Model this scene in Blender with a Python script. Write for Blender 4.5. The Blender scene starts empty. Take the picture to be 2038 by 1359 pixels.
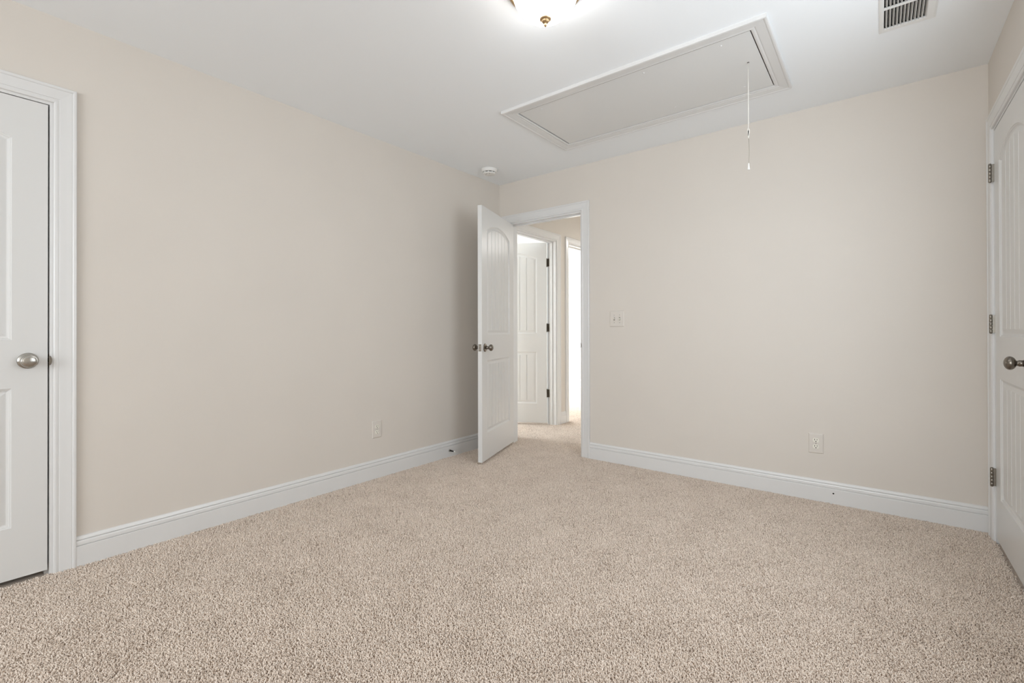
import bpy, math, random
from mathutils import Matrix, Vector

random.seed(7)
S = bpy.context.scene
COL = S.collection
PI = math.pi

# ---------------------------------------------------------------- camera, world, lights, exposure
F_PX, YAW, PITCH, ROLL = 934.77, -0.663517, 0.003994, -0.0022616
CAM = Vector((2.854447, -3.460886, 1.052667))
fw = Vector((math.sin(YAW) * math.cos(PITCH), math.cos(YAW) * math.cos(PITCH), math.sin(PITCH)))
rt = Vector((math.cos(YAW), -math.sin(YAW), 0))
up = rt.cross(fw)
rt2 = rt * math.cos(ROLL) + up * math.sin(ROLL)
up2 = up * math.cos(ROLL) - rt * math.sin(ROLL)
cd = bpy.data.cameras.new('camera')
cam = bpy.data.objects.new('camera', cd)
COL.objects.link(cam)
m = Matrix((rt2, up2, -fw)).transposed().to_4x4()
m.translation = CAM
cam.matrix_world = m
cd.sensor_width = 36.0
cd.lens = F_PX * 36.0 / 2038.0
cd.shift_y = -25.348 / 2038.0
cd.clip_start = 0.01
S.camera = cam

S.view_settings.view_transform = 'Standard'
S.view_settings.look = 'None'
S.view_settings.gamma = 1.0
S.view_settings.use_curve_mapping = False
S.view_settings.exposure = 0.84
S.cycles.max_bounces = 16
S.cycles.diffuse_bounces = 10
S.cycles.glossy_bounces = 6

world = bpy.data.worlds.new('world')
S.world = world
world.use_nodes = True
world.node_tree.nodes['Background'].inputs[0].default_value = (0.8, 0.9, 1.0, 1)
world.node_tree.nodes['Background'].inputs[1].default_value = 1.0


def area(name, loc, direction, sx, sy, power, color=(1, 1, 1), spread=PI):
    d = bpy.data.lights.new(name, 'AREA')
    d.shape = 'RECTANGLE'
    d.size, d.size_y = sx, sy
    d.energy = power
    d.color = color
    d.spread = spread
    o = bpy.data.objects.new(name, d)
    COL.objects.link(o)
    o.location = loc
    o.rotation_euler = Vector(direction).to_track_quat('-Z', 'Y').to_euler()
    return o


HALL_FILL = 8
W, H = 3.3085, 2.44
YN = -6.70            # wall behind the camera
T = 0.115             # wall thickness
# daylight area lights in added windows and for unbuilt, unseen windows of hall rooms
area('unseen_daylight', (1.95, YN - 0.06, 1.50), (0, 1, 0), 2.30, 1.45, 50, (0.92, 0.965, 1.0))
area('unseen_daylight', (W + 0.06, -1.65, 1.45), (-1, 0, 0), 1.20, 1.36, 12.0, (0.90, 0.955, 1.0))
area('unseen_daylight', (-2.96, -0.25, 1.45), (1, 0.25, 0), 1.3, 1.4, 100, (0.80, 0.91, 1))
area('unseen_daylight', (-2.96, 2.9, 1.45), (1, 0, 0), 1.9, 1.5, 125, (0.82, 0.92, 1))

area('hall_fill', (0.62, 2.7, 2.36), (0, 0, -1), 0.28, 0.28, HALL_FILL, (1.0, 0.98, 0.95))  # added fill light to brighten the hall, no fixture stands here

# ---------------------------------------------------------------- materials


def mat(name, color, rough=0.5, metal=0.0, spec=0.5, bump=None, bump_scale=200.0, bump_dist=0.001, var=0.0, var_scale=3.0,
        aniso=0.0, emit=None, emit_strength=0.0):
    M = bpy.data.materials.new(name)
    M.use_nodes = True
    nt = M.node_tree
    b = nt.nodes['Principled BSDF']
    b.inputs['Base Color'].default_value = (*color, 1)
    b.inputs['Roughness'].default_value = rough
    b.inputs['Metallic'].default_value = metal
    b.inputs['Specular IOR Level'].default_value = spec
    if aniso:
        b.inputs['Anisotropic'].default_value = aniso
    if emit:
        b.inputs['Emission Color'].default_value = (*emit, 1)
        b.inputs['Emission Strength'].default_value = emit_strength
    tc = nt.nodes.new('ShaderNodeTexCoord')
    if bump:
        n = nt.nodes.new('ShaderNodeTexNoise')
        n.inputs['Scale'].default_value = bump_scale
        n.inputs['Detail'].default_value = 3
        bp = nt.nodes.new('ShaderNodeBump')
        bp.inputs['Strength'].default_value = bump
        bp.inputs['Distance'].default_value = bump_dist
        nt.links.new(tc.outputs['Object'], n.inputs['Vector'])
        nt.links.new(n.outputs['Fac'], bp.inputs['Height'])
        nt.links.new(bp.outputs['Normal'], b.inputs['Normal'])
    if var:
        n = nt.nodes.new('ShaderNodeTexNoise')
        n.inputs['Scale'].default_value = var_scale
        n.inputs['Detail'].default_value = 4
        mr = nt.nodes.new('ShaderNodeMapRange')
        mr.inputs['From Min'].default_value = 0.3
        mr.inputs['From Max'].default_value = 0.7
        mr.inputs['To Min'].default_value = 1 - var
        mr.inputs['To Max'].default_value = 1 + var
        mx = nt.nodes.new('ShaderNodeMix')
        mx.data_type = 'RGBA'
        mx.blend_type = 'MULTIPLY'
        mx.inputs['Factor'].default_value = 1
        mx.inputs[6].default_value = (*color, 1)
        nt.links.new(tc.outputs['Object'], n.inputs['Vector'])
        nt.links.new(n.outputs['Fac'], mr.inputs['Value'])
        nt.links.new(mr.outputs['Result'], mx.inputs[7])
        nt.links.new(mx.outputs[2], b.inputs['Base Color'])
    return M


WALL = mat('wall_paint', (0.665, 0.622, 0.57), 0.55, spec=0.35, bump=0.12, bump_scale=220, bump_dist=0.0012, var=0.012, var_scale=2.2)
CEIL = mat('ceiling_paint', (0.885, 0.915, 0.94), 0.85, spec=0.2, bump=0.10, bump_scale=180, bump_dist=0.001)
TRIM = mat('trim_paint', (0.71, 0.71, 0.705), 0.30, spec=0.5, bump=0.03, bump_scale=60, bump_dist=0.0006)
DOOR = mat('door_paint', (0.69, 0.69, 0.68), 0.30, spec=0.5, bump=0.04, bump_scale=90, bump_dist=0.0005)
HATCH = mat('hatch_paint', (0.72, 0.725, 0.72), 0.40, spec=0.4)
WHITE = mat('white_plastic', (0.80, 0.80, 0.78), 0.35)
ALMOND = mat('almond_plastic', (0.66, 0.62, 0.57), 0.35)
IVORY = mat('ivory_plastic', (0.78, 0.76, 0.68), 0.3)
NICKEL = mat('satin_nickel', (0.44, 0.42, 0.385), 0.22, 1.0, aniso=0.6)
PEWTER = mat('dark_pewter', (0.22, 0.195, 0.165), 0.27, 1.0)
HINGE = mat('hinge_metal', (0.27, 0.245, 0.21), 0.36, 1.0)
BRASS = mat('antique_brass', (0.50, 0.355, 0.20), 0.42, 1.0)
STEEL = mat('steel', (0.45, 0.43, 0.40), 0.3, 1.0)
DARKM = mat('dark_metal', (0.05, 0.048, 0.045), 0.4, 0.8)
GAP_SHADE = mat('hatch_gap_shade', (0.10, 0.075, 0.05), 0.8)  # shade of the gap around the hatch, put into the edge colour
SLOT = mat('toggle_slot', (0.22, 0.20, 0.16), 0.6)
BLACK = mat('dark_void', (0.012, 0.012, 0.012), 0.9, spec=0.1)
RUBBER = mat('white_rubber', (0.75, 0.74, 0.70), 0.6)
CORD = mat('cotton_cord', (0.80, 0.78, 0.73), 0.8)
CHAIN = mat('bead_chain', (0.45, 0.42, 0.36), 0.35, 1.0)
VENTP = mat('vent_enamel', (0.78, 0.78, 0.77), 0.4)
FROST = mat('frosted_glass', (0.95, 0.93, 0.88), 0.35, emit=(1.0, 0.99, 0.975), emit_strength=8.5)


def carpet_material(name, pile):
    M = bpy.data.materials.new(name)
    M.use_nodes = True
    nt = M.node_tree
    b = nt.nodes['Principled BSDF']
    b.inputs['Roughness'].default_value = 0.95
    b.inputs['Specular IOR Level'].default_value = 0.08
    b.inputs['Sheen Weight'].default_value = 0.05
    cr = nt.nodes.new('ShaderNodeValToRGB')
    e = cr.color_ramp.elements
    e[0].position, e[0].color = 0.0, (0.54, 0.44, 0.36, 1)
    e[1].position, e[1].color = 1.0, (0.93, 0.83, 0.735, 1)
    x = e.new(0.16); x.color = (0.72, 0.615, 0.525, 1)
    x = e.new(0.6); x.color = (0.84, 0.735, 0.64, 1)
    if pile:
        at = nt.nodes.new('ShaderNodeAttribute')
        at.attribute_name = 'yarn'
        geo = nt.nodes.new('ShaderNodeNewGeometry')
        nz = nt.nodes.new('ShaderNodeTexNoise')  # broad mottling puts pile-direction shading into the yarn colour
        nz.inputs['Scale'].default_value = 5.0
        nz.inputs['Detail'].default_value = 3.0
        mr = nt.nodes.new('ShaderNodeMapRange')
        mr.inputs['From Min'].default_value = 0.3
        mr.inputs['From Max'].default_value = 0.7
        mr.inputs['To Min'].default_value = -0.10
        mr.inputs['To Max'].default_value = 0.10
        ad = nt.nodes.new('ShaderNodeMath')
        ad.use_clamp = True
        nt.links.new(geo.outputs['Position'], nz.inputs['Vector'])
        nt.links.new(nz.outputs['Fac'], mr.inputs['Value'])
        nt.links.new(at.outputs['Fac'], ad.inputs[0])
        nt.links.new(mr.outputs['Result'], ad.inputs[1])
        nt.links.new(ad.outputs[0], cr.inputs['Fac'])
    else:
        cr.inputs['Fac'].default_value = 0.3
    nt.links.new(cr.outputs['Color'], b.inputs['Base Color'])
    return M


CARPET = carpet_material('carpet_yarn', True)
BACKING = carpet_material('carpet_backing', False)

# ---------------------------------------------------------------- mesh helpers


class MB:
    def __init__(s):
        s.v, s.f, s.sm = [], [], []

    def add(s, vs, fs, M=None, smooth=False):
        o = len(s.v)
        for p in vs:
            p = Vector(p)
            s.v.append(tuple(M @ p) if M else tuple(p))
        for f in fs:
            s.f.append([o + i for i in f])
            s.sm.append(smooth)

    def box(s, a, b, M=None):
        x0, y0, z0 = a
        x1, y1, z1 = b
        s.add([(x0, y0, z0), (x1, y0, z0), (x1, y1, z0), (x0, y1, z0), (x0, y0, z1), (x1, y0, z1), (x1, y1, z1), (x0, y1, z1)],
              [(3, 2, 1, 0), (4, 5, 6, 7), (0, 1, 5, 4), (1, 2, 6, 5), (2, 3, 7, 6), (3, 0, 4, 7)], M)

    def lathe(s, prof, n=32, M=None, smooth=True, sx=1.0, sy=1.0):
        vs, fs = [], []
        k = len(prof)
        for i in range(n):
            a = 2 * PI * i / n
            for r, h in prof:
                vs.append((r * math.cos(a) * sx, r * math.sin(a) * sy, h))
        for i in range(n):
            j = (i + 1) % n
            for q in range(k - 1):
                if prof[q][0] < 1e-7 and prof[q + 1][0] < 1e-7:
                    continue
                if prof[q][0] < 1e-7:
                    fs.append((i * k + q, j * k + q + 1, i * k + q + 1))
                elif prof[q + 1][0] < 1e-7:
                    fs.append((i * k + q, j * k + q, i * k + q + 1))
                else:
                    fs.append((i * k + q, j * k + q, j * k + q + 1, i * k + q + 1))
        s.add(vs, fs, M, smooth)

    def tube(s, pts, r, n=8, M=None, caps=True):
        pts = [Vector(p) for p in pts]
        vs, fs = [], []
        ref = None
        for i, p in enumerate(pts):
            t = (pts[min(i + 1, len(pts) - 1)] - pts[max(i - 1, 0)]).normalized()
            if ref is None:
                ref = Vector((0, 0, 1)) if abs(t.z) < 0.9 else Vector((1, 0, 0))
            u = (ref - t * ref.dot(t)).normalized()
            ref = u
            w = t.cross(u)
            for k in range(n):
                a = 2 * PI * k / n
                vs.append(p + (u * math.cos(a) + w * math.sin(a)) * r)
        for i in range(len(pts) - 1):
            for k in range(n):
                fs.append((i * n + k, i * n + (k + 1) % n, (i + 1) * n + (k + 1) % n, (i + 1) * n + k))
        if caps:
            fs.append(list(range(n))[::-1])
            fs.append([(len(pts) - 1) * n + k for k in range(n)])
        s.add(vs, fs, M, True)

    def sweep(s, rows, M=None, close=False):
        """rows: list of polylines (same length); quads between neighbouring rows"""
        k = len(rows[0])
        vs = [p for r in rows for p in r]
        fs = []
        for i in range(len(rows) - 1):
            for j in range(k if close else k - 1):
                j2 = (j + 1) % k
                fs.append((i * k + j, i * k + j2, (i + 1) * k + j2, (i + 1) * k + j))
        s.add(vs, fs, M)


def obj(name, mb, material, parent=None, bevel=0.0, seg=2, loc=None):
    me = bpy.data.meshes.new(name)
    me.from_pydata([tuple(v) for v in mb.v], [], mb.f)
    me.polygons.foreach_set('use_smooth', mb.sm)
    me.materials.append(material)
    me.update()
    o = bpy.data.objects.new(name, me)
    COL.objects.link(o)
    if parent:
        o.parent = parent
    if loc:
        o.location = loc
    if bevel:
        md = o.modifiers.new('bevel', 'BEVEL')
        md.width, md.segments = bevel, seg
        md.limit_method = 'ANGLE'
        md.angle_limit = 0.6
    return o


def tag(o, label=None, cat=None, group=None, kind=None):
    if label:
        o['label'] = label
    if cat:
        o['category'] = cat
    if group:
        o['group'] = group
    if kind:
        o['kind'] = kind
    return o


def empty(name, M, label, cat, group=None, kind=None):
    o = bpy.data.objects.new(name, None)
    COL.objects.link(o)
    o.empty_display_size = 0.05
    o.matrix_world = M
    return tag(o, label, cat, group, kind)


def TR(x, y, z, rz=0.0):
    return Matrix.Translation((x, y, z)) @ Matrix.Rotation(rz, 4, 'Z')


ZF = -0.012           # backing under the pile; pile tips reach about z = 0
JT = 0.018            # jamb board thickness
OH = 2.045            # clear height of a door opening

# ---------------------------------------------------------------- shell


def wall(name, M, length, holes, label, z1=H, thick=T):
    """local x along the wall, y 0..thick behind the face, holes = (x0, x1, z0, z1)"""
    mb = MB()
    x = 0.0
    for (a, b, za, zb) in sorted(holes):
        if a > x:
            mb.box((x, 0, ZF), (a, thick, z1))
        if za > ZF:
            mb.box((a, 0, ZF), (b, thick, za))
        if zb < z1:
            mb.box((a, 0, zb), (b, thick, z1))
        x = b
    if x < length:
        mb.box((x, 0, ZF), (length, thick, z1))
    mb.v = [tuple(M @ Vector(v)) for v in mb.v]
    o = obj(name, mb, WALL)
    return tag(o, label, 'wall', kind='structure')


BX, BW = 0.125, 0.756                 # doorway in the back wall
LY, LW = -3.857, 0.768                # closet doorway in the left wall
RY, RW = -0.137, 0.717                # closet doorway in the right wall (runs towards the camera)
HX, HY, HW = 0.012, 0.200, 0.768      # doorways off the hall
H2Y, H2W = 1.250, 0.80
DH = OH + JT

wall('wall_back', TR(-T, 0, 0), W + 2 * T, [(BX + T - JT, BX + BW + T + JT, ZF, DH)],
     'beige painted back wall with the open doorway, switch and outlet')
wall('wall_left', TR(0, YN - T, 0, PI / 2), -YN + T, [(LY - YN + T - JT, LY - YN + T + LW + JT, ZF, DH)],
     'long beige painted wall on the left with a closed door near the camera')
wall('wall_right', TR(W, 0, 0, -PI / 2), -YN + T,
     [(-RY - JT, -RY + RW + JT, ZF, DH), (1.05, 2.25, 0.77, 2.13)],
     'narrow strip of beige wall above the closed door at right edge')
wall('wall_near', TR(-T, YN - T, 0), W + 2 * T, [(T + 0.80, T + 3.10, 0.77, 2.22)], 'beige wall behind the camera with an added window')
wall('wall_hall', TR(HX, 0.115, 0, PI / 2), 4.25,
     [(HY - 0.115 - JT, HY - 0.115 + HW + JT, ZF, DH), (H2Y - 0.115 - JT, H2Y - 0.115 + H2W + JT, ZF, DH)],
     'beige hallway wall seen through the doorway, with two door openings')
wall('wall_hall_far', TR(-3.1, 4.35, 0), 4.6, [], 'far end wall of the hallway and the bright room')
wall('wall_hall_right', TR(1.15, 4.4, 0, -PI / 2), 4.3, [], 'right hand wall of the hallway')
wall('wall_side_room_left', TR(-3.0, -1.3, 0, PI / 2), 5.7, [], 'outer wall of the rooms off the hall')
wall('wall_side_room_near', TR(-0.115, -1.2, 0, PI), 3.0, [], 'near wall of the first room off the hall')
wall('wall_side_room_divider', TR(-3.0, 1.08, 0), 2.89, [], 'wall between the two rooms off the hall', thick=0.09)

# closets behind the two closed doors
mb = MB()
mb.box((-0.80, -3.98, ZF), (-0.78, -3.0, H)); mb.box((-0.80, -4.0, ZF), (-T, -3.98, H)); mb.box((-0.80, -3.0, ZF), (-T, -2.98, H))
tag(obj('wall_closet_left', mb, WALL), 'inside of the closet behind the left door', 'wall', kind='structure')
mb = MB()
mb.box((W + 0.75, -1.0, ZF), (W + 0.77, 0.0, H)); mb.box((W + T, -1.02, ZF), (W + 0.77, -1.0, H)); mb.box((W + T, 0.0, ZF), (W + 0.77, 0.02, H))
tag(obj('wall_closet_right', mb, WALL), 'inside of the closet behind the right door', 'wall', kind='structure')

mb = MB()
mb.box((-3.2, -7.0, ZF - 0.05), (4.2, 4.6, ZF))
tag(obj('floor', mb, BACKING), 'beige carpeted floor of the room and hallway', 'floor', kind='structure')

# ceiling: grid of cells with holes for the hatch and the vent, dark lid above
HXA, HXB, HYA, HYB = 1.049, 2.395, -1.085, -0.463      # hatch opening
VXA, VXB, VYA, VYB = 2.872, 3.030, -1.050, -0.698      # vent opening
xs = [-3.2, HXA - 0.04, HXB + 0.04, VXA, VXB, 4.2]
ys = [-7.0, HYA - 0.04, VYA, VYB, HYB + 0.04, 4.6]
mb = MB()
for i in range(len(xs) - 1):
    for j in range(len(ys) - 1):
        cx, cy = (xs[i] + xs[i + 1]) / 2, (ys[j] + ys[j + 1]) / 2
        if (HXA - 0.04 < cx < HXB + 0.04 and HYA - 0.04 < cy < HYB + 0.04) or (VXA < cx < VXB and VYA < cy < VYB):
            continue
        mb.box((xs[i], ys[j], H), (xs[i + 1], ys[j + 1], H + 0.10))
tag(obj('ceiling', mb, CEIL), 'flat off-white painted ceiling', 'ceiling', kind='structure')
mb = MB()
mb.box((0.9, -1.3, H + 0.10), (3.2, -0.3, H + 0.12))
tag(obj('ceiling_attic_floor', mb, BLACK), 'dark space above the ceiling openings', 'ceiling', kind='structure')


# ---------------------------------------------------------------- door frames
CASING = [(0.0, 0.0), (0.0, 0.007), (0.003, 0.0095), (0.008, 0.0105), (0.014, 0.0095), (0.017, 0.0085), (0.018, 0.0085), (0.019, 0.0105),
          (0.040, 0.0120), (0.058, 0.0140), (0.0595, 0.0130), (0.061, 0.0150), (0.064, 0.0168), (0.068, 0.0172), (0.0725, 0.0165), (0.074, 0.0150), (0.074, 0.0)]
REV = 0.012


def frame_parts(mb, w, h, thick, cas_front, cas_back, stop_y, rev=REV):
    mb.box((-JT, 0, ZF), (0, thick, h + JT))
    mb.box((w, 0, ZF), (w + JT, thick, h + JT))
    mb.box((0, 0, h), (w, thick, h + JT))
    a, b = stop_y
    mb.box((0, a, ZF), (0.011, b, h))
    mb.box((w - 0.011, a, ZF), (w, b, h))
    mb.box((0.011, a, h - 0.011), (w - 0.011, b, h))
    for on, sgn, y0 in ((cas_front, -1, 0.0), (cas_back, 1, thick)):
        if not on:
            continue
        rows = []
        for (u, v) in CASING:
            d = rev + u - 0.0
            y = y0 + sgn * v
            rows.append([(-d, y, ZF), (-d, y, h + d), (w + d, y, h + d), (w + d, y, ZF)])
        mb.sweep(rows)


def door_frame(name, M, w, stop_y, label, front=True, back=True, strike=None, h=OH):
    mb = MB()
    frame_parts(mb, w, h, T, front, back, stop_y)
    o = obj(name, mb, TRIM, bevel=0)
    o.matrix_world = M
    tag(o, label, 'door frame', kind='structure')
    if strike:
        side, y0, lip, mt = strike          # side 0 = jamb at x 0, 1 = jamb at x w
        sb = MB()
        xj = 0.0 if side == 0 else w
        s = 1 if side == 0 else -1
        xa, xb = sorted((xj, xj + s * 0.0015))
        sb.box((xa, y0 + 0.004, 0.927 - 0.028), (xb, y0 + 0.034, 0.927 + 0.028))
        n = 14
        pts = []
        for i in range(n + 1):
            a = -PI / 2 + PI * i / n
            pts.append((0.0085 * math.cos(a) + 0.0, 0.021 * math.sin(a)))
        vs, fs = [], []
        for yy in (y0 - 0.0012, y0 + 0.001):
            for (px, pz) in pts:
                vs.append((xj - s * px, yy, 0.927 + pz))
        fs.append(list(range(n + 1)))
        fs.append([n + 1 + i for i in range(n + 1)][::-1])
        for i in range(n):
            fs.append((i, i + 1, n + 2 + i, n + 1 + i))
        sb.add(vs, fs)
        obj('strike_plate', sb, mt, o)
    return o


M_BACK = TR(BX, 0, 0)
M_LEFT = TR(0, LY, 0, PI / 2)
M_RIGHT = TR(W, RY, 0, -PI / 2)
M_HALL = TR(HX, HY, 0, PI / 2)
M_HALL2 = TR(HX, H2Y, 0, PI / 2)
door_frame('trim_1', M_LEFT, LW, (0.039, 0.074), 'white moulded casing around the closed door at left', strike=(1, 0.0, True, PEWTER))
door_frame('trim_2', M_BACK, BW, (0.039, 0.074), 'white moulded casing around the open doorway in the back wall', strike=(1, 0.0, True, PEWTER))
door_frame('trim_3', M_RIGHT, RW, (0.039, 0.074), 'white moulded casing around the closed door at right edge')
door_frame('trim_4', M_HALL, HW, (T - 0.074, T - 0.039), 'white casing of the hallway doorway with the half open door')
door_frame('trim_5', M_HALL2, H2W, (T - 0.074, T - 0.039), 'white casing of the far hallway doorway to the bright room')

# ---------------------------------------------------------------- baseboards
BASE = [(0.0, 0.1292), (0.003, 0.1292), (0.0065, 0.1265), (0.0098, 0.1165), (0.0100, 0.1135), (0.0055, 0.1128), (0.0055, 0.1110), (0.0112, 0.1102), (0.0128, 0.104),
        (0.0134, 0.094), (0.0134, 0.0905), (0.0085, 0.0896), (0.0085, 0.0876), (0.0140, 0.0868), (0.0145, 0.084), (0.0145, ZF)]


def baseboard(name, M, length, label):
    mb = MB()
    mb.sweep([[(0, -v, z), (length, -v, z)] for v, z in BASE])
    mb.add([(0, -v, z) for v, z in BASE] + [(0, 0, ZF)], [list(range(len(BASE) + 1))])
    mb.add([(length, -v, z) for v, z in BASE] + [(length, 0, ZF)], [list(range(len(BASE) + 1))[::-1]])
    o = obj(name, mb, TRIM)
    o.matrix_world = M
    return tag(o, label, 'baseboard', kind='structure')


CO = REV + 0.074
bl = LY + LW + CO
baseboard('baseboard_left', TR(0, bl, 0, PI / 2), -bl, 'white moulded baseboard along the left wall')
bb = baseboard('baseboard_back', TR(BX + BW + CO, 0, 0), W - (BX + BW + CO), 'white moulded baseboard along the back wall right of the doorway')
baseboard('baseboard_back_corner', TR(0.0, 0, 0), BX - CO, 'short white baseboard piece in the corner behind the open door')
baseboard('baseboard_right', TR(W, RY - RW - CO, 0, -PI / 2), -YN - (-RY + RW + CO), 'white baseboard along the right wall past the door')
a0 = HY + HW + CO
baseboard('baseboard_hall', TR(HX, a0, 0, PI / 2), H2Y - CO - a0, 'short white baseboard between the two hallway doorways')
baseboard('baseboard_hall_far', TR(-3.0, 4.35, 0), 4.15, 'white baseboard at the far end of the bright room')
baseboard('baseboard_side_room', TR(-3.0, 1.17, 0, PI / 2), 3.18, 'white baseboard along the outer wall of the bright room')
# small screw hole left in the back baseboard
mb = MB()
mb.lathe([(0, 0.0006), (0.0042, 0.0006), (0.0046, 0.0)], 14, Matrix.Translation((2.6314 - (BX + BW + CO), -0.0146, 0.060)) @ Matrix.Rotation(PI / 2, 4, 'X'))
obj('screw_hole', mb, BLACK, bb)

# ---------------------------------------------------------------- doors


def panel_outline(x0, x1, z0, zs, rise, t, N):
    pts = [(x0 + t, z0 + t), (x1 - t, z0 + t)]
    if rise:
        c = (x1 - x0) / 2
        R = (c * c + rise * rise) / (2 * rise)
        zc, xc = zs + rise - R, (x0 + x1) / 2
        for i in range(N + 1):
            x = (x1 - t) + (x0 - x1 + 2 * t) * i / N
            pts.append((x, zc + math.sqrt((R - t) ** 2 - (x - xc) ** 2)))
    else:
        for i in range(N + 1):
            pts.append(((x1 - t) + (x0 - x1 + 2 * t) * i / N, zs - t))
    return pts


def ztop(x0, x1, zs, rise, t, x):
    if not rise:
        return zs - t
    c = (x1 - x0) / 2
    R = (c * c + rise * rise) / (2 * rise)
    return zs + rise - R + math.sqrt((R - t) ** 2 - (x - (x0 + x1) / 2) ** 2)


RINGS = [(0.0, 0.0), (0.002, 0.0030), (0.006, 0.0042), (0.008, 0.0075), (0.014, 0.0098), (0.017, 0.0098), (0.021, 0.0088), (0.033, 0.0058), (0.036, 0.0050)]
N_ARC = 28


def door_slab(name, w, y0, nplank, material=DOOR, zb=0.018, zt=2.041, t=0.035):
    """slab x 0..w, y y0..y0+t, two panels with plank grooves pressed in both faces"""
    st = 0.108
    px0, px1 = st, w - st
    panels = [(px0, px1, 0.233, 0.815, 0.0), (px0, px1, 1.018, 1.866, 0.066)]
    mb = MB()
    for (ys, sg) in ((y0, 1), (y0 + t, -1)):
        def q(pts, smooth=False):
            vs = [(x, ys + sg * d, z) for x, z, d in pts]
            mb.add(vs, [list(range(len(vs)))], None, smooth)
        q([(0, zb, 0), (px0, zb, 0), (px0, zt, 0), (0, zt, 0)])
        q([(px1, zb, 0), (w, zb, 0), (w, zt, 0), (px1, zt, 0)])
        q([(px0, zb, 0), (px1, zb, 0), (px1, panels[0][2], 0), (px0, panels[0][2], 0)])
        q([(px0, panels[0][3], 0), (px1, panels[0][3], 0), (px1, panels[1][2], 0), (px0, panels[1][2], 0)])
        o = panel_outline(*panels[1], 0.0, N_ARC)[2:]
        for i in range(N_ARC):
            (xa, za), (xb, zb2) = o[i], o[i + 1]
            q([(xb, zb2, 0), (xa, za, 0), (xa, zt, 0), (xb, zt, 0)])
        for (x0, x1, z0, zs, rise) in panels:
            rings = [[(x, ys + sg * d, z) for x, z in panel_outline(x0, x1, z0, zs, rise, tt, N_ARC)] for tt, d in RINGS]
            mb.sweep(rings, close=True)
            tf, fd = RINGS[-1]
            gx0, gx1 = x0 + tf, x1 - tf
            pw = (gx1 - gx0) / nplank
            gd, gw = 0.0112, 0.0046
            xl = {}
            for i in range(N_ARC + 1):
                xl[round(gx0 + (gx1 - gx0) * i / N_ARC, 5)] = fd
            for k in range(1, nplank):
                c = gx0 + k * pw
                for xx in [e for e in xl if abs(e - c) <= gw + 1e-4]:
                    del xl[xx]
                xl[round(c - gw, 5)] = fd
                xl[round(c - 0.0012, 5)] = gd
                xl[round(c + 0.0012, 5)] = gd
                xl[round(c + gw, 5)] = fd
            xk = sorted(xl)
            for i in range(len(xk) - 1):
                xa, xb = xk[i], xk[i + 1]
                da, db = xl[xa], xl[xb]
                zA, zB = ztop(x0, x1, zs, rise, tf, xa), ztop(x0, x1, zs, rise, tf, xb)
                q([(xa, z0 + tf, da), (xb, z0 + tf, db), (xb, zB, db), (xa, zA, da)])
                if da > fd or db > fd:
                    q([(xa, z0 + tf, fd), (xb, z0 + tf, fd), (xb, z0 + tf, db), (xa, z0 + tf, da)])
                    q([(xa, zA, fd), (xb, zB, fd), (xb, zB, db), (xa, zA, da)])
    y1 = y0 + t
    mb.add([(0, y0, zb), (0, y1, zb), (0, y1, zt), (0, y0, zt), (w, y0, zb), (w, y1, zb), (w, y1, zt), (w, y0, zt)],
           [(0, 1, 2, 3), (7, 6, 5, 4), (0, 4, 5, 1), (3, 2, 6, 7)])
    return obj(name, mb, material)


def arc(r, a0, a1, n, c=(0, 0)):
    return [(c[0] + r * math.cos(a0 + (a1 - a0) * i / n), c[1] + r * math.sin(a0 + (a1 - a0) * i / n)) for i in range(n + 1)]


ROSE = [(0.0, 0.0), (0.0335, 0.0), (0.0335, 0.002), (0.0315, 0.0045), (0.026, 0.0075), (0.018, 0.0095), (0.014, 0.0105), (0.0, 0.0105)]
NECK = [(0.0, 0.008), (0.0125, 0.008), (0.0125, 0.028), (0.0105, 0.029), (0.0105, 0.034)]


def knob_profile(kind):
    if kind == 'flat':      # broad knob whose front is a shallow disc
        return NECK[:2] + [(0.0125, 0.024), (0.0115, 0.028), (0.0150, 0.031), (0.0225, 0.0355), (0.0270, 0.0425), (0.0280, 0.0475), (0.0272, 0.0515), (0.0250, 0.0545),
                           (0.0232, 0.0557), (0.0226, 0.0553), (0.0215, 0.0560), (0.0150, 0.0580), (0.0080, 0.0590), (0.0, 0.0593)]
    ball = [(0.0268 * math.cos(a) if abs(a) < 1.55 else 0.0, 0.0520 + 0.0185 * math.sin(a)) for a in [-1.15 + (PI / 2 + 1.15) * i / 14 for i in range(15)]]
    return NECK + ball


def add_knob(door, x, z, y, sgn, kind, material, label=None, shrink=0.0):
    R = Matrix.Translation((x, y, z)) @ Matrix.Rotation(PI / 2 if sgn < 0 else -PI / 2, 4, 'X')
    prof = [(r, h - (shrink if h > 0.02 else 0)) for r, h in knob_profile(kind)]
    mb = MB(); mb.lathe(prof, 40, R)
    k = obj('door_knob', mb, material, door)
    mb = MB(); mb.lathe(ROSE, 40, R)
    obj('rose', mb, material, k)
    return k


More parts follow.
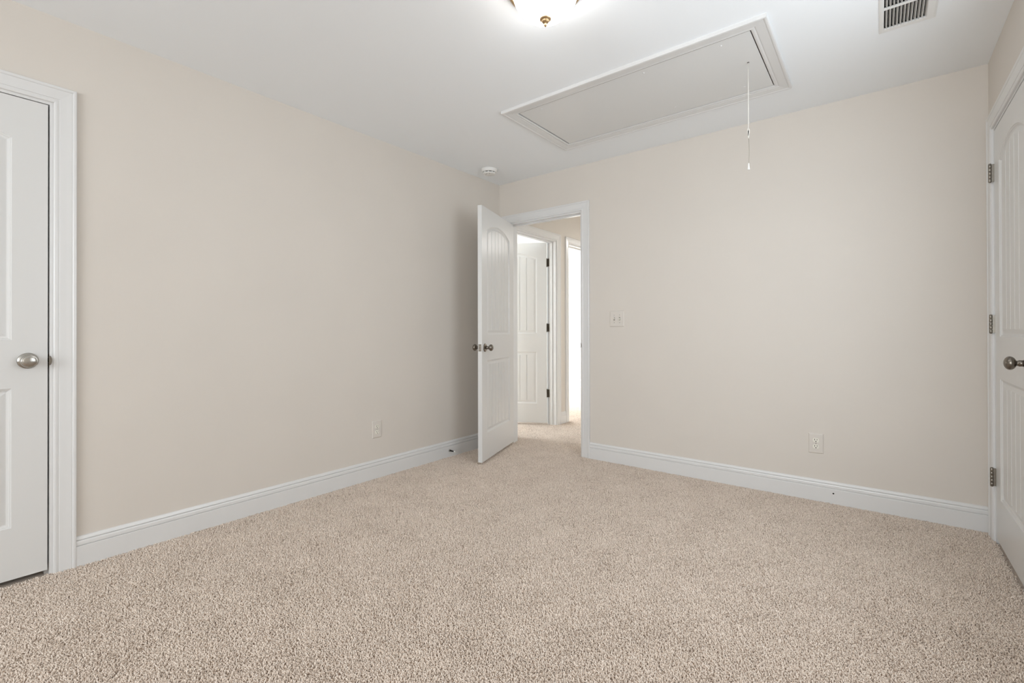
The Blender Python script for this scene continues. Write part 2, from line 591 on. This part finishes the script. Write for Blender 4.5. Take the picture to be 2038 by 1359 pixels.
def add_hinge(door, y_pin, sgn_y, z, x_edge=0.0, into=1, material=None, opened=0.0):
    """barrel proud of the face at y_pin; leaves folded into the gap (x_edge - gap .. x_edge)"""
    material = material or HINGE
    mb = MB()
    px = x_edge - into * 0.0015
    for i in range(5):
        a, b = z - 0.0445 + i * 0.0178, z - 0.0445 + (i + 1) * 0.0178 - 0.0009
        mb.lathe([(0, a), (0.0058, a), (0.0064, a + 0.0008), (0.0064, b - 0.0008), (0.0058, b), (0, b)], 16, Matrix.Translation((px, y_pin, 0)))
    for s2 in (-1, 1):
        c = z + s2 * 0.0455
        mb.lathe([(0, c - 0.003), (0.0045, c - 0.002), (0.0050, c), (0.0045, c + 0.002), (0, c + 0.003)], 12, Matrix.Translation((px, y_pin, 0)))
    for k in (-1, 1):
        xa, xb = sorted((k * 0.0002, k * 0.0013))
        ya, yb = sorted((0, -sgn_y * 0.040))
        R = Matrix.Translation((px, y_pin, 0)) @ Matrix.Rotation(opened if k < 0 else 0.0, 4, 'Z')
        mb.box((xa, ya, z - 0.044), (xb, yb, z + 0.044), R)
    return obj('hinge', mb, material, door)


def make_door(name, M, w, y0, nplank, label, kind_front=None, kind_back=None, knob_x=None, knob_z=0.925, hinges=(), hinge_y=None, hinge_sg=-1,
              knob_mat=PEWTER, hinge_x=0.0, hinge_into=1, latch_x=None, shrink=0.0, opened=0.0):
    d = door_slab(name, w, y0, nplank)
    d.matrix_world = M
    tag(d, label, 'door', kind='structure')
    if kind_front:
        add_knob(d, knob_x, knob_z, y0, -1, kind_front, knob_mat, shrink=shrink)
    if kind_back:
        add_knob(d, knob_x, knob_z, y0 + 0.035, 1, kind_back, knob_mat, shrink=shrink)
    for z in hinges:
        add_hinge(d, hinge_y, hinge_sg, z, hinge_x, hinge_into, opened=opened)
    if latch_x is not None:
        mb = MB()
        s = 1 if latch_x > w / 2 else -1
        xa, xb = sorted((latch_x, latch_x + s * 0.0008))
        mb.box((xa, y0 + 0.005, knob_z - 0.0285), (xb, y0 + 0.030, knob_z + 0.0285))
        lp = obj('latch_plate', mb, HINGE, d)
        mb = MB()
        xa, xb = sorted((latch_x, latch_x + s * 0.010))
        c = y0 + 0.0175
        mb.add([(xa if s < 0 else xb, c - 0.001, knob_z - 0.008), (xa if s < 0 else xb, c - 0.001, knob_z + 0.008),
                (latch_x, c - 0.007, knob_z - 0.008), (latch_x, c + 0.007, knob_z - 0.008), (latch_x, c + 0.007, knob_z + 0.008), (latch_x, c - 0.007, knob_z + 0.008)],
               [(0, 1, 5, 2), (0, 3, 4, 1), (0, 2, 3), (1, 4, 5)])
        obj('latch_bolt', mb, NICKEL, lp)
        for dz in (-0.021, 0.021):
            mb = MB()
            mb.lathe([(0, 0.0016), (0.003, 0.0014), (0.0036, 0)], 12, Matrix.Translation((latch_x, c, knob_z + dz)) @ Matrix.Rotation(s * PI / 2, 4, 'Y'))
            obj('screw', mb, DARKM, lp)
    return d


# left closed door, knob on the side towards the doorway
make_door('door_1', M_LEFT @ Matrix.Translation((0.003, 0, 0)), LW - 0.0085, 0.001, 6,
          'white two panel arched plank door closed in the left wall, with satin nickel knob',
          'flat', 'flat', LW - 0.0085 - 0.0605, 0.929, (), None, -1, NICKEL, latch_x=LW - 0.0085)
# open door of the doorway, hinged on the left jamb
TH = math.radians(-71.45)
make_door('door_2', TR(BX - 0.001, -0.004, 0, TH) @ Matrix.Translation((0.0015, 0.004, 0)), 0.7495, 0.0, 6,
          'white two panel arched plank door standing open in front of the left wall corner',
          'ball', 'ball', 0.7495 - 0.060, 0.918, (0.31, 1.07, 1.83), -0.006, -1, PEWTER, hinge_x=0.0, latch_x=0.7495, opened=-TH)
# right closet door, hinged next to the back wall
make_door('door_3', M_RIGHT @ Matrix.Translation((0.003, 0, 0)), RW - 0.006, 0.001, 5,
          'white two panel arched plank door closed at the right edge, hinges towards the back wall',
          'ball', None, RW - 0.006 - 0.062, 0.920, (0.318, 1.080, 1.834), -0.0145, -1, PEWTER, latch_x=None, shrink=0.003)
# hallway door, hinged on the far jamb and swung into the first side room
A2 = math.radians(60)
pin = Vector((HX - T - 0.003, HY + HW - 0.0022, 0))
make_door('door_4', TR(pin.x, pin.y, 0, -PI / 2 - A2) @ Matrix.Translation((0.0015, 0.004, 0)), HW - 0.006, 0.0, 6,
          'white plank door half open in the hallway, seen through the doorway with three dark hinges',
          'ball', 'ball', HW - 0.006 - 0.06, 0.92, (0.345, 1.085, 1.82), -0.004, -1, PEWTER, opened=A2)

# ---------------------------------------------------------------- ceiling light
LC = (1.8045, -1.8956)
lt = empty('ceiling_light', TR(LC[0], LC[1], H), 'lit flush mount ceiling light with frosted glass bowl and antique brass trim', 'ceiling light')
mb = MB()
mb.lathe([(0, 0.0), (0.148, 0.0), (0.150, -0.004), (0.146, -0.008), (0.147, -0.016), (0.152, -0.020), (0.153, -0.024), (0.150, -0.029), (0.144, -0.033), (0.138, -0.035), (0.134, -0.034), (0.131, -0.030), (0.128, -0.020)], 64)
obj('ring', mb, BRASS, lt)
mb = MB()
prof = [(0.1300 * math.cos(a), -0.030 - 0.110 * math.sin(a)) for a in [PI / 2 * i / 24 for i in range(24)]] + [(0.0, -0.140)]
mb.lathe(prof, 64)
obj('glass_bowl', mb, FROST, lt)
mb = MB()
mb.lathe([(0, -0.1340), (0.0215, -0.1345), (0.0238, -0.1365), (0.0232, -0.1395), (0.0205, -0.1425), (0.0165, -0.1440), (0.0152, -0.1450), (0.0155, -0.1475), (0.0120, -0.1520), (0.0075, -0.1545), (0.0050, -0.1555), (0.0048, -0.1580),
          (0.0062, -0.1605), (0.0064, -0.1635), (0.0050, -0.1665), (0.0025, -0.1680), (0, -0.1682)], 36)
obj('finial', mb, BRASS, lt)

# ---------------------------------------------------------------- attic hatch
hc = ((HXA + HXB) / 2, (HYA + HYB) / 2)
ah = empty('attic_hatch', TR(hc[0], hc[1], H), 'white attic hatch with moulded frame in the ceiling', 'attic hatch')
hw, hl = (HXB - HXA) / 2, (HYB - HYA) / 2
mb = MB()
CAS2 = [(-0.002, -0.002), (-0.002, 0.008), (0.003, 0.0105), (0.008, 0.0110), (0.014, 0.0100), (0.0165, 0.0085), (0.018, 0.0085), (0.019, 0.0110), (0.058, 0.0150), (0.0595, 0.0138), (0.061, 0.0158), (0.066, 0.0178), (0.0725, 0.0172), (0.0745, 0.0150), (0.0745, 0.0)]
rows = []
for u, v in CAS2:
    d = u + 0.002
    rows.append([(-hw - d, -hl - d, -v), (hw + d, -hl - d, -v), (hw + d, hl + d, -v), (-hw - d, hl + d, -v)])
mb.sweep(rows, close=True)
obj('frame', mb, TRIM, ah)
mb = MB()
mb.box((-hw + 0.0085, -hl + 0.0050, -0.0060), (hw - 0.0045, hl - 0.0045, 0.0005))
panel = obj('panel', mb, HATCH, ah)
panel.data.materials.append(GAP_SHADE)          # dark side faces carry the shade of the gap as colour
for p in panel.data.polygons:
    if abs(p.normal.z) < 0.5:
        p.material_index = 1
for (sx, sy) in ((2.2546, -1.0387), (1.864, -1.0407), (2.2588, -0.5506), (1.8654, -0.5483), (1.20, -1.04), (1.20, -0.55)):
    mb = MB()
    mb.lathe([(0, -0.0095), (0.0035, -0.0088), (0.0055, -0.0072), (0.0060, -0.006)], 14, Matrix.Translation((sx - hc[0], sy - hc[1], 0)))
    obj('screw', mb, TRIM, panel)
mb = MB()
mb.lathe([(0, -0.0068), (0.0048, -0.0068), (0.0055, -0.006)], 16, Matrix.Translation((2.3272 - hc[0], -0.8013 - hc[1], 0)))
obj('cord_grommet', mb, BLACK, panel)

# pull cord hanging from the hatch
pc = empty('pull_cord', TR(2.3272, -0.8013, 2.434), 'thin white pull cord hanging from the attic hatch', 'pull cord')
mb = MB()
mb.tube([(0, 0, 0), (0.0004, 0, -0.17), (0, 0, -0.342)], 0.0019, 8)
obj('cord', mb, CORD, pc)
mb = MB()
mb.tube([(-0.0005, 0, -0.338), (-0.0045, 0, -0.345), (-0.0040, 0.001, -0.362), (0.001, 0, -0.378), (0.0035, 0, -0.384)], 0.0018, 8)
mb.tube([(0.0006, 0, -0.341), (0.0042, 0, -0.350), (0.0035, 0, -0.366), (-0.001, 0, -0.382), (0.0018, 0, -0.392)], 0.0018, 8)
obj('knot', mb, CORD, pc)
mb = MB()
mb.box((-0.0022, -0.0015, -0.380), (0.0024, 0.0015, -0.352))
obj('clip', mb, DARKM, pc)
mb = MB()
mb.tube([(0.0012, 0, -0.385), (0.0020, 0, -0.42), (0.0030, 0, -0.455), (0.0028, 0, -0.485), (0.0010, 0, -0.523)], 0.0011, 6)
for i in range(26):
    tt = 0.43 + i * 0.0036
    mb.lathe([(0, -0.0014), (0.0012, -0.0007), (0.0014, 0), (0.0012, 0.0007), (0, 0.0014)], 8, Matrix.Translation((0.0012 + 0.0018 * math.sin((tt - 0.385) / 0.138 * PI), 0, -tt)))
obj('chain', mb, CHAIN, pc)
mb = MB()
mb.lathe([(0, -0.519), (0.0022, -0.520), (0.0030, -0.524), (0.0036, -0.535), (0.0052, -0.547), (0.0062, -0.551), (0.0058, -0.554), (0, -0.5545)], 20, Matrix.Translation((0.0005, 0, 0)))
obj('pull_bell', mb, WHITE, pc)

# ---------------------------------------------------------------- ceiling vent
VC = (2.9585, -0.874)
vent = empty('ceiling_vent', TR(VC[0], VC[1], H), 'white louvred air vent in the ceiling near the right wall', 'air vent')
fx, fy = 0.0995, 0.2035            # outer half sizes
ix, iy = 0.0740, 0.1710            # louvre field half sizes
ox = -0.0075                       # louvre field is set a little to one side
mb = MB()
lip = [(0.0, 0.0), (0.001, 0.0035), (0.009, 0.0065), (0.016, 0.0065)]
rows = []
for d, z in lip:
    rows.append([(-fx + d, -fy + d, -z), (fx - d, -fy + d, -z), (fx - d, fy - d, -z), (-fx + d, fy - d, -z)])
for z in (0.0065, -0.006):
    rows.append([(-ix + ox, -iy, -z), (ix + ox, -iy, -z), (ix + ox, iy, -z), (-ix + ox, iy, -z)])
mb.sweep(rows, close=True)
frm = obj('frame', mb, VENTP, vent)
mb = MB()
mb.box((-ix + ox, -0.0065, -0.0068), (ix + ox, 0.0065, -0.001))
obj('cross_bar', mb, VENTP, vent)
NS = 12
for r, (ya, yb) in enumerate(((-iy, -0.0065), (0.0065, iy))):
    for i in range(NS):
        xe = -ix + ox + (i + 1) * (2 * ix / NS) - 0.0006
        pts = [(xe, -0.0066), (xe - 0.0012, -0.0064), (xe - 0.0030, -0.0030), (xe - 0.0058, 0.0020), (xe - 0.0082, 0.0080), (xe - 0.0076, 0.0084), (xe - 0.0050, 0.0024), (xe - 0.0018, -0.0026)]
        mb = MB()
        mb.sweep([[(x, ya, z) for x, z in pts], [(x, yb, z) for x, z in pts]], close=True)
        mb.add([(x, ya, z) for x, z in pts], [list(range(8))])
        mb.add([(x, yb, z) for x, z in pts], [list(range(8))[::-1]])
        obj('slat', mb, VENTP, vent)
mb = MB()
mb.lathe([(0, -0.0085), (0.0032, -0.008), (0.0046, -0.0065)], 14, Matrix.Translation((ox + 0.003, iy + 0.0135, 0)))
obj('screw', mb, VENTP, vent)
mb = MB()
a, b = (-ix + ox, -iy, 0.001), (ix + ox, iy, 0.055)
mb.box(a, b)
mb.f.pop(0); mb.sm.pop(0)          # open towards the room
obj('duct', mb, BLACK, vent)

# ---------------------------------------------------------------- smoke detector
sd = empty('smoke_detector', TR(0.2147, -0.397, H), 'round white smoke detector on the ceiling in the far corner', 'smoke detector')
mb = MB()
mb.lathe([(0, 0), (0.070, 0), (0.070, -0.006), (0.068, -0.008), (0.0665, -0.010), (0.0655, -0.022), (0.061, -0.0265), (0.055, -0.0265), (0, -0.0265)], 48)
obj('base', mb, WHITE, sd)
mb = MB()
mb.lathe([(0, -0.0265), (0.050, -0.0265), (0.050, -0.0330), (0, -0.0330)], 48)
obj('sensor_slot', mb, BLACK, sd)
mb = MB()
mb.lathe([(0, -0.0330), (0.0555, -0.0330), (0.0560, -0.0345), (0.0520, -0.0400), (0.044, -0.0425), (0, -0.0430)], 48)
for k in range(10):
    a = 2 * PI * k / 10 + 0.25
    mb.box((0.047, -0.003, -0.0335), (0.0565, 0.003, -0.0262), Matrix.Rotation(a, 4, 'Z'))
cv = obj('cover', mb, WHITE, sd)
for k in range(3):
    mb = MB()
    mb.lathe([(0, -0.0438), (0.0030, -0.0438), (0.0034, -0.0424)], 10, Matrix.Translation((0.030 * math.cos(k * 0.9 - 2.6), 0.030 * math.sin(k * 0.9 - 2.6), 0)))
    obj('sounder_hole', mb, DARKM, cv)

# ---------------------------------------------------------------- outlets and switch


def plate(mb, w, h, t=0.0055):
    b = 0.006
    rows = []
    for d, y in ((0, 0), (0, -0.002), (b * 0.4, -t * 0.85), (b, -t)):
        rows.append([(-w / 2 + d, y, -h / 2 + d), (w / 2 - d, y, -h / 2 + d), (w / 2 - d, y, h / 2 - d), (-w / 2 + d, y, h / 2 - d)])
    mb.sweep(rows, close=True)
    mb.add(rows[-1], [(0, 1, 2, 3)])


def outlet(M, label):
    o = empty('wall_outlet', M, label, 'outlet', group='duplex wall outlets')
    mb = MB(); plate(mb, 0.078, 0.122)
    pl = obj('cover_plate', mb, ALMOND, o)
    for s in (1, -1):
        mb = MB()
        cz = s * 0.0195
        pts = []
        for i in range(32):
            a = 2 * PI * i / 32
            x, z = 0.0172 * math.cos(a), 0.0172 * math.sin(a)
            pts.append((x, max(-0.0135, min(0.0135, z))))
        vs = [(x, -0.0050, cz + z) for x, z in pts] + [(x * 0.98, -0.0078, cz + z * 0.98) for x, z in pts]
        fs = [(i, (i + 1) % 32, 32 + (i + 1) % 32, 32 + i) for i in range(32)] + [list(range(32, 64))[::-1]]
        mb.add(vs, fs)
        rc = obj('receptacle', mb, IVORY, o)
        mb = MB()
        mb.box((-0.0075, -0.0081, cz - 0.001), (-0.0050, -0.0075, cz + 0.0085))
        mb.box((0.0050, -0.0081, cz + 0.0005), (0.0073, -0.0075, cz + 0.0080))
        mb.lathe([(0, 0.0004), (0.0028, 0.0004), (0.003, 0)], 12, Matrix.Translation((0, -0.0078, cz - 0.0075)) @ Matrix.Rotation(PI / 2, 4, 'X'))
        obj('slots', mb, BLACK, rc)
    mb = MB()
    mb.lathe([(0, 0.0015), (0.0025, 0.0012), (0.0035, 0)], 12, Matrix.Translation((0, -0.0055, 0)) @ Matrix.Rotation(PI / 2, 4, 'X'))
    obj('screw', mb, STEEL, o)
    return o


outlet(TR(0, -1.395, 0.3455, PI / 2), 'almond duplex outlet low on the left wall')
outlet(TR(2.5425, 0, 0.350), 'almond duplex outlet low on the back wall right of the doorway')

sw = empty('light_switch', TR(1.2117, 0, 1.145), 'almond double toggle light switch on the back wall beside the doorway', 'light switch')
mb = MB(); plate(mb, 0.124, 0.126)
obj('cover_plate', mb, ALMOND, sw)
for x, s in ((-0.023, 1), (0.023, -1)):
    mb = MB()
    mb.box((-0.0056 + x, -0.0060, -0.013), (0.0056 + x, -0.0050, 0.013))
    tb = obj('toggle', mb, SLOT, sw)
    mb = MB()
    R = Matrix.Translation((x, -0.003, 0)) @ Matrix.Rotation(-s * 0.5, 4, 'X')
    mb.add([(-0.0042, 0, -0.0065), (0.0042, 0, -0.0065), (0.0042, 0, 0.0065), (-0.0042, 0, 0.0065), (-0.0034, -0.016, -0.004), (0.0034, -0.016, -0.004), (0.0034, -0.016, 0.004), (-0.0034, -0.016, 0.004)],
           [(0, 1, 5, 4), (1, 2, 6, 5), (2, 3, 7, 6), (3, 0, 4, 7), (4, 5, 6, 7)], R)
    obj('lever', mb, IVORY, tb, bevel=0.0008)
    for z in (-0.030, 0.030):
        mb = MB()
        mb.lathe([(0, 0.0014), (0.0026, 0.0012), (0.0036, 0)], 12, Matrix.Translation((x, -0.0055, z)) @ Matrix.Rotation(PI / 2, 4, 'X'))
        obj('screw', mb, STEEL, sw)

# ---------------------------------------------------------------- spring door stop on the left baseboard
ds = empty('door_stop', TR(0.0145, -0.683, 0.052, PI / 2), 'dark spring door stop with white tip on the left baseboard near the open door', 'door stop')
RX = Matrix.Rotation(PI / 2, 4, 'X')
mb = MB()
mb.lathe([(0, 0), (0.0105, 0), (0.0105, 0.002), (0.0085, 0.005), (0.0065, 0.0065), (0, 0.0065)], 24, RX)
obj('base', mb, STEEL, ds)
mb = MB()
pts = []
for i in range(16 * 12 + 1):
    a = 2 * PI * i / 12
    h = 0.006 + 0.052 * i / (16 * 12)
    r = 0.0062 - 0.0022 * i / (16 * 12)
    pts.append((r * math.cos(a), -h, r * math.sin(a) - 0.00012 * (h * 1000) ** 1.0 * 0.35))
mb.tube(pts, 0.0011, 6)
obj('spring', mb, DARKM, ds)
mb = MB()
mb.lathe([(0, 0.055), (0.0062, 0.0555), (0.0072, 0.058), (0.0070, 0.0665), (0.0055, 0.0695), (0, 0.070)], 20, Matrix.Translation((0, 0, -0.0025)) @ RX)
obj('rubber_tip', mb, RUBBER, ds)

# ---------------------------------------------------------------- added unseen windows that light the room (behind and beside the camera)


def window(name, M, w, h, label):
    """opening 0..w, 0..h in the wall plane, y < 0 is the room"""
    mb = MB()
    for a, b in (((-0.070, -0.016, -0.085), (0.004, 0.0, h + 0.070)), ((w - 0.004, -0.016, -0.085), (w + 0.070, 0.0, h + 0.070)),
                 ((0.004, -0.016, h - 0.004), (w - 0.004, 0.0, h + 0.070)), ((0.004, -0.016, -0.085), (w - 0.004, 0.0, -0.018)),
                 ((-0.07, -0.045, -0.018), (w + 0.07, 0.0, 0.004))):
        mb.box(a, b)
    o = obj(name, mb, TRIM)
    o.matrix_world = M
    mb = MB()
    e = 0.035
    for a, b in (((0, 0.012, 0.004), (e, 0.045, h)), ((w - e, 0.012, 0.004), (w, 0.045, h)), ((e, 0.012, 0.004), (w - e, 0.045, e)), ((e, 0.012, h - e), (w - e, 0.045, h)),
                 ((e, 0.012, h / 2 - 0.02), (w - e, 0.045, h / 2 + 0.02))):
        mb.box(a, b)
    obj('sash', mb, TRIM, o)
    return tag(o, label, 'window', kind='structure')


window('added_window_1', TR(W, -1.05, 0.77, -PI / 2), 1.20, 1.36, 'added unseen white framed window in the right wall beside the camera')
window('added_window_2', TR(3.10, YN, 0.77, PI), 2.30, 1.45, 'added unseen wide white framed window in the wall behind the camera')

# ---------------------------------------------------------------- carpet pile


def carpet():
    L = W / 13.0
    n = 60
    step = L / n
    rnd = random.Random(3)
    vs, fs, yarn = [], [], []
    for i in range(n):
        for j in range(n):
            x = (i + 0.5 + rnd.uniform(-0.42, 0.42)) * step - L / 2
            y = (j + 0.5 + rnd.uniform(-0.42, 0.42)) * step - L / 2
            if rnd.random() < 0.04:
                continue
            h = rnd.uniform(0.0070, 0.0135)
            a = rnd.uniform(0, 2 * PI)
            lean = abs(rnd.gauss(0.0044, 0.0022))
            bend = rnd.uniform(-1.1, 1.1)
            c = rnd.random()
            r0 = rnd.uniform(0.0016, 0.0023)
            o = len(vs)
            px, py = x, y
            rings = [(0.0, r0 * 0.85), (0.55, r0 * 1.05), (0.9, r0 * 0.95)]
            for k, (t, r) in enumerate(rings):
                cx = x + math.cos(a + bend * t) * lean * t * t * 1.2
                cy = y + math.sin(a + bend * t) * lean * t * t * 1.2
                tw = a + t * 1.6
                for q in range(4):
                    b = tw + q * PI / 2
                    vs.append((cx + math.cos(b) * r, cy + math.sin(b) * r, ZF + h * t))
                    yarn.append(c)
            t = 1.0
            vs.append((x + math.cos(a + bend) * lean * 1.25, y + math.sin(a + bend) * lean * 1.25, ZF + h))
            yarn.append(c)
            for k in range(2):
                for q in range(4):
                    fs.append((o + k * 4 + q, o + k * 4 + (q + 1) % 4, o + k * 4 + 4 + (q + 1) % 4, o + k * 4 + 4 + q))
            for q in range(4):
                fs.append((o + 8 + q, o + 8 + (q + 1) % 4, o + 12))
    me = bpy.data.meshes.new('carpet_pile')
    me.from_pydata(vs, [], fs)
    me.polygons.foreach_set('use_smooth', [True] * len(fs))
    at = me.attributes.new('yarn', 'FLOAT', 'POINT')
    at.data.foreach_set('value', yarn)
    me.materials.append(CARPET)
    me.update()
    o = bpy.data.objects.new('carpet_pile', me)
    COL.objects.link(o)
    tag(o, 'beige heathered cut pile of the carpet over the whole floor', 'carpet', kind='stuff')
    ng = bpy.data.node_groups.new('carpet_tiles', 'GeometryNodeTree')
    ng.interface.new_socket('Geometry', in_out='INPUT', socket_type='NodeSocketGeometry')
    ng.interface.new_socket('Geometry', in_out='OUTPUT', socket_type='NodeSocketGeometry')
    N, Lk = ng.nodes, ng.links
    gi, go = N.new('NodeGroupInput'), N.new('NodeGroupOutput')
    jn = N.new('GeometryNodeJoinGeometry')
    for (xa, ya, nx, ny) in ((0.0, 0.0 - 27 * L, 13, 27), (0.0, 0.0, 5, 16), (-6 * L, 0.0, 6, 17)):
        gr = N.new('GeometryNodeMeshGrid')
        gr.inputs['Size X'].default_value = (nx - 1) * L
        gr.inputs['Size Y'].default_value = (ny - 1) * L
        gr.inputs['Vertices X'].default_value = nx
        gr.inputs['Vertices Y'].default_value = ny
        tf = N.new('GeometryNodeTransform')
        tf.inputs['Translation'].default_value = (xa + nx * L / 2, ya + ny * L / 2, 0)
        Lk.new(gr.outputs['Mesh'], tf.inputs['Geometry'])
        Lk.new(tf.outputs['Geometry'], jn.inputs['Geometry'])
    mp = N.new('GeometryNodeMeshToPoints')
    Lk.new(jn.outputs['Geometry'], mp.inputs['Mesh'])
    ip = N.new('GeometryNodeInstanceOnPoints')
    Lk.new(mp.outputs['Points'], ip.inputs['Points'])
    Lk.new(gi.outputs[0], ip.inputs['Instance'])
    rv = N.new('FunctionNodeRandomValue')
    rv.data_type = 'INT'
    for s in rv.inputs:
        if s.type == 'INT' and s.name == 'Min':
            s.default_value = 0
        if s.type == 'INT' and s.name == 'Max':
            s.default_value = 3
        if s.name == 'Seed':
            s.default_value = 5
    mu = N.new('ShaderNodeMath')
    mu.operation = 'MULTIPLY'
    mu.inputs[1].default_value = PI / 2
    Lk.new([s for s in rv.outputs if s.type == 'INT'][0], mu.inputs[0])
    cx = N.new('ShaderNodeCombineXYZ')
    Lk.new(mu.outputs[0], cx.inputs['Z'])
    Lk.new(cx.outputs[0], ip.inputs['Rotation'])
    Lk.new(ip.outputs['Instances'], go.inputs[0])
    md = o.modifiers.new('tiles', 'NODES')
    md.node_group = ng
    return o


carpet()
